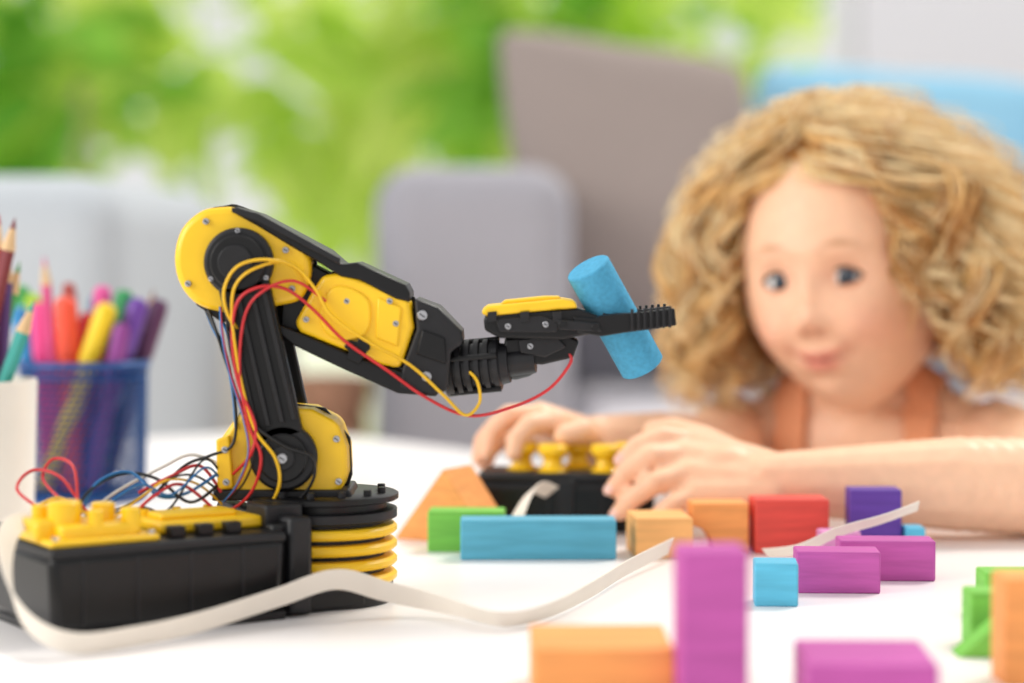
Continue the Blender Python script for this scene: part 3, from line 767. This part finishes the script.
link(D.objects.new('hair_curls', cu), girl)
# scalp under-layer
bm = bmesh.new(); bmesh.ops.create_icosphere(bm, subdivisions=5, radius=1)
de = []
for f in bm.faces:
    c = f.calc_center_median().normalized()
    ph_ = abs(math.degrees(math.atan2(c.x, -c.y))); t_ = math.degrees(math.acos(c.z))
    lim = 51 if ph_ < 50 else (51+(ph_-50)*2.2 if ph_ < 80 else 128)
    if t_ > lim: de.append(f)
bmesh.ops.delete(bm, geom=de, context='FACES')
for v in bm.verts:
    n_ = v.co.copy(); v.co = headpt(v.co)+n_*(.0030+.006*sst(.6, -.4, n_.z))
me = D.meshes.new('hair_underlayer'); bm.to_mesh(me); bm.free(); me.shade_smooth(); me.materials.append(HAIRM[2]); me.transform(HM)
link(D.objects.new('hair_underlayer', me), girl)

# ------------------------------------------------------------------ room + furniture
FLOOR = mat('floor_pale_wood', '#e2dad2', .5, var=.06, scale=5, stretch=(1, 8, 1))
WALLM = mat('wall_white_paint', '#fbf9fc', .8, var=.01)
FZ = -TZ
mkmesh('floor', [(-3.2, -1.2, FZ), (3.2, -1.2, FZ), (3.2, 4.4, FZ), (-3.2, 4.4, FZ)], [(0, 1, 2, 3)], FLOOR, None, smooth=False)
box('wall_back', (1.94, 4.46, FZ+1.3), (2.5, .12, 2.6), WALLM, bevel=.002)
wnd = empty('window_1', (-1.2, 4.44, FZ))
FRM = mat('window_frame_white', '#f8f8f8', .4, var=.01)
for i, x in enumerate((-3.2, -1.9, .66)): box(f'frame_vertical_{i+1}', (x, 4.44, FZ+1.3), (.05, .06, 2.5), FRM, wnd, bevel=.004)
box('frame_bottom', (-1.2, 4.44, FZ+.03), (4.0, .08, .06), FRM, wnd, bevel=.004); box('frame_top', (-1.2, 4.44, FZ+2.57), (4.0, .08, .06), FRM, wnd, bevel=.004)

SOFA = mat('sofa_grey_fabric', '#a8a6ae', .9, var=.08, scale=150, bump=.3)
SOFAD = mat('sofa_seat_fabric', '#e4e0e6', .9, var=.06, scale=150, bump=.3)
sofa = empty('grey_sofa', (.7, 3.1, FZ))
box('armrest', (-.045, 2.95, FZ+.375), (.23, .86, .71), SOFA, sofa, bevel=.05, seg=5)
box('armrest_far', (1.95, 2.95, FZ+.375), (.24, .86, .71), SOFA, sofa, bevel=.05, seg=5)
box('sofa_base', (.95, 2.95, FZ+.18), (1.8, .82, .22), SOFA, sofa, bevel=.02, seg=3)
box('back', (.95, 3.36, FZ+.42), (1.8, .2, .66), SOFA, sofa, bevel=.05, seg=5)
for i, x in enumerate((.51, 1.40)):
    box(f'seat_cushion_{i+1}', (x, 2.88, FZ+.36), (.87, .72, .15), SOFAD, sofa, bevel=.045, seg=5)
for i, (x, y) in enumerate(((-.08, 2.6), (1.98, 2.6), (-.08, 3.3), (1.98, 3.3))):
    cyl(f'foot_{i+1}', (x, y, FZ), (x, y, FZ+.08), .025, mat(f'sofa_foot_wood_{i}', '#9a6a44', .5), sofa)
def pillow(name, c, w, h, t, m, rx, ry, rz, tap=0, shear=0):
    N = 28; vs = []; fs = []
    for side in (-1, 1):
        for j in range(N+1):
            for i in range(N+1):
                u_ = 2*i/N-1; v_ = 2*j/N-1
                th = max(0, (1-abs(u_)**2.6))**.5*max(0, (1-abs(v_)**2.6))**.5
                rc_ = 1-.08*(abs(u_)*abs(v_))**3
                px_ = u_*w/2*(1-.04*(1-abs(v_))*abs(u_)**3)*(1+tap*v_)*rc_+shear*v_; pz_ = v_*h/2*(1-.04*(1-abs(u_))*abs(v_)**3)*rc_
                vs.append(Vector((px_, side*t/2*th, pz_)))
    M_ = (N+1)*(N+1)
    for sd_ in range(2):
        for j in range(N):
            for i in range(N):
                a = sd_*M_+j*(N+1)+i; fs.append((a, a+1, a+N+2, a+N+1))
    R = Matrix.Rotation(math.radians(rz), 3, 'Z') @ Matrix.Rotation(math.radians(ry), 3, 'Y') @ Matrix.Rotation(math.radians(rx), 3, 'X')
    vs = [R @ v for v in vs]
    ob = mkmesh(name, vs, fs, m, None, ang=180, loc=c)
    w_ = ob.modifiers.new('w', 'WELD'); w_.merge_threshold = .0005
    return ob
pillow('throw_pillow', (.165, 3.00, FZ+.72), .35, .40, .13, mat('taupe_fabric', '#a3958f', .9, var=.06, bump=.3, scale=150), -12, 9, -6, .05, -.05)
pillow('throw_pillow', (.545, 3.14, FZ+.675), .44, .44, .11, mat('sky_blue_fabric', '#9bd2ee', .9, var=.06, bump=.3, scale=150), -8, 4, 0)
pillow('throw_pillow', (1.01, 3.12, FZ+.69), .42, .46, .11, mat('blue_fabric', '#78bde4', .9, var=.06, bump=.3, scale=150), -8, 5, 3)

arm = empty('grey_armchair', (-.75, 2.6, FZ))
ACH = mat('armchair_fabric', '#bcc2c8', .9, var=.05, scale=150, bump=.3)
box('armrest_near', (-.49, 2.42, FZ+.36), (.26, .75, .69), ACH, arm, bevel=.05, seg=5)
box('armrest_other', (-1.29, 2.42, FZ+.36), (.26, .75, .69), ACH, arm, bevel=.05, seg=5)
box('chair_seat', (-.89, 2.42, FZ+.26), (.56, .72, .40), ACH, arm, bevel=.05, seg=5)
box('chair_back', (-.89, 2.72, FZ+.37), (.62, .18, .70), ACH, arm, bevel=.06, seg=5)
for i, (x, y) in enumerate(((-.45, 2.12), (-1.33, 2.12), (-.45, 2.72), (-1.33, 2.72))):
    cyl(f'chair_foot_{i+1}', (x, y, FZ), (x, y, FZ+.03), .02, BLK, arm)

pt = empty('white_planter', (-.42, 3.4, FZ))
lathe('planter_pot', (-.42, 3.4, FZ), (0, 0, 1), [(0, .07), (.3, .085), (.55, .092), (.56, .09), (.53, .08), (.53, 0)], CER, pt, cap=False)
lathe('planter_soil', (-.42, 3.4, FZ+.52), (0, 0, 1), [(0, .08), (.005, .08)], mat('soil', '#5a4232', .9), pt)
def leafmat(name, c1, c2, tr):
    return mat(name, c1, .6, col2=c2, scale=1.6, transl=tr, spec=.2)
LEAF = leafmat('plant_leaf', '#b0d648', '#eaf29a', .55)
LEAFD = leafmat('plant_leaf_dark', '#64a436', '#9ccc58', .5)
rl = random.Random(5)
def rv(): return Vector((rl.gauss(0, 1), rl.gauss(0, 1), rl.gauss(0, 1))).normalized()
def leafmesh(name, leaves, m, parent=None, loc=None):
    vs = []; fs = []
    for p, dirv, L, Wd, nrm in leaves:
        dirv = dirv.normalized(); sd_ = dirv.cross(nrm).normalized(); up = sd_.cross(dirv)
        b = len(vs); n = 4
        for i in range(n+1):
            t = i/n; w_ = Wd*math.sin(math.pi*(.08+.88*t))/2
            c = p+dirv*L*t+Vector((0, 0, -1))*L*.35*t*t
            vs += [c-sd_*w_+up*w_*.25, c+sd_*w_+up*w_*.25]
        for i in range(n): fs.append((b+2*i, b+2*i+1, b+2*i+3, b+2*i+2))
    me = D.meshes.new(name); me.from_pydata([tuple(v) for v in vs], [], fs); me.shade_smooth(); me.materials.append(m)
    ob = D.objects.new(name, me); link(ob, parent); return ob
lv = []
for i in range(26):
    a = rl.uniform(0, 6.28); lv.append((Vector((-.42, 3.4, FZ+.53)), Vector((math.cos(a)*.5, math.sin(a)*.5, rl.uniform(.5, 1.2))), rl.uniform(.08, .16), .03, rv()))
leafmesh('planter_leaves', lv, LEAF, pt)
st = empty('terracotta_planter', (-.23, 2.75, FZ))
TCT = mat('terracotta', '#dba484', .7, var=.08, scale=30)
lathe('tall_pot', (-.23, 2.75, FZ), (0, 0, 1), [(0, .040), (.44, .046), (.44, .052), (.475, .053), (.475, .046), (.45, .045), (.45, 0)], TCT, st, cap=False)
lathe('pot_soil', (-.23, 2.75, FZ+.445), (0, 0, 1), [(0, .044), (.006, .044)], D.materials['soil'], st)

# garden
mkmesh('garden_ground', [(-14, 4.55, FZ-.03), (14, 4.55, FZ-.03), (14, 24, FZ-.03), (-14, 24, FZ-.03)], [(0, 1, 2, 3)], mat('garden_lawn_patio', '#dbe6c2', .9, col2='#f2f2e6', scale=.8), None, smooth=False)
def cluster(cx_, cy_, cz, rx_, rz_, n, L, W_):
    o = []
    for i in range(n):
        q = rv(); rr = rl.random()**.45
        p = Vector((cx_+q.x*rx_*rr, cy_+q.y*.25*rr, cz+q.z*rz_*rr))
        dv = (q+Vector((0, -.3, .3))+rv()*.6)
        o.append((p, dv, L*rl.uniform(.6, 1.3), W_*rl.uniform(.7, 1.3), rv()))
    return o
bright = []; dark = []
for cx_, cz, rx_, rz_, n in ((-.95, .74, .38, .30, 52), (-.42, .58, .28, .28, 46), (-.02, .76, .30, .32, 50), (-1.75, .7, .5, .5, 70), (.45, .75, .25, .3, 30), (.95, .85, .3, .2, 26), (-.72, .20, .25, .12, 8), (-2.6, .6, .6, .6, 60)):
    bright += cluster(cx_, 6.6, cz, rx_, rz_, n, .42, .14)
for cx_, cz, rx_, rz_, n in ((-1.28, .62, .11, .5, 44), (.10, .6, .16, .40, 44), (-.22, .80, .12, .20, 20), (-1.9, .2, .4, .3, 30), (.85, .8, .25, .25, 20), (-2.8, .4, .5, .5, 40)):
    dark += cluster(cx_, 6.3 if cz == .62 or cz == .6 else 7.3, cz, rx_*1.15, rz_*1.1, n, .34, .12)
gd = empty('garden_shrubs', (-.5, 6.8, FZ))
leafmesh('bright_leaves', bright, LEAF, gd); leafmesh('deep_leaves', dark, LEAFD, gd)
TRK = mat('trunk_bark', '#bdb494', .9)
for i, (x, y) in enumerate(((-.95, 6.6), (-.42, 6.6), (-.02, 6.6), (-1.75, 6.6), (-1.28, 6.3), (.10, 6.3), (.85, 7.3), (-2.6, 6.6))):
    cyl(f'stem_{i+1}', (x, y, FZ-.03), (x+.05, y, .6), .016, TRK, gd)

# ------------------------------------------------------------------ light
wld = D.worlds.new('World'); scene.world = wld; wld.use_nodes = True
bg = wld.node_tree.nodes['Background']; bg.inputs[0].default_value = (1, .992, .982, 1); bg.inputs[1].default_value = .82
sun = D.lights.new('sun', 'SUN'); sun.energy = 2.4; sun.angle = math.radians(20); sun.color = (1, .955, .87)
so = D.objects.new('sun', sun); so.location = (2, 3, 3); scene.collection.objects.link(so)
so.rotation_euler = Vector((-.45, -.55, -.9)).to_track_quat('-Z', 'Y').to_euler()
al = D.lights.new('side_window_light', 'AREA'); al.energy = 44; al.shape = 'RECTANGLE'; al.size = 1.6; al.size_y = 1.3; al.color = (1, .985, .955)
ao = D.objects.new('side_window_light', al); ao.location = (-2.2, .1, 1.1); scene.collection.objects.link(ao)
ao.rotation_euler = (Vector((.1, 1.2, .05))-ao.location).to_track_quat('-Z', 'Y').to_euler()

# ------------------------------------------------------------------ lift to floor level
for ob in list(scene.objects):
    if ob.parent is None: ob.location.z += TZ

# ------------------------------------------------------------------ camera
cam = D.cameras.new('camera'); co = D.objects.new('camera', cam); scene.collection.objects.link(co)
co.location = (0, 0, TZ+.164)
co.rotation_euler = (math.radians(90-2.64), 0, 0)
cam.sensor_width = 36; cam.lens = 2200/1024*36; cam.clip_start = .05
cam.dof.use_dof = True; cam.dof.focus_distance = 1.03; cam.dof.aperture_fstop = 3.6
scene.camera = co
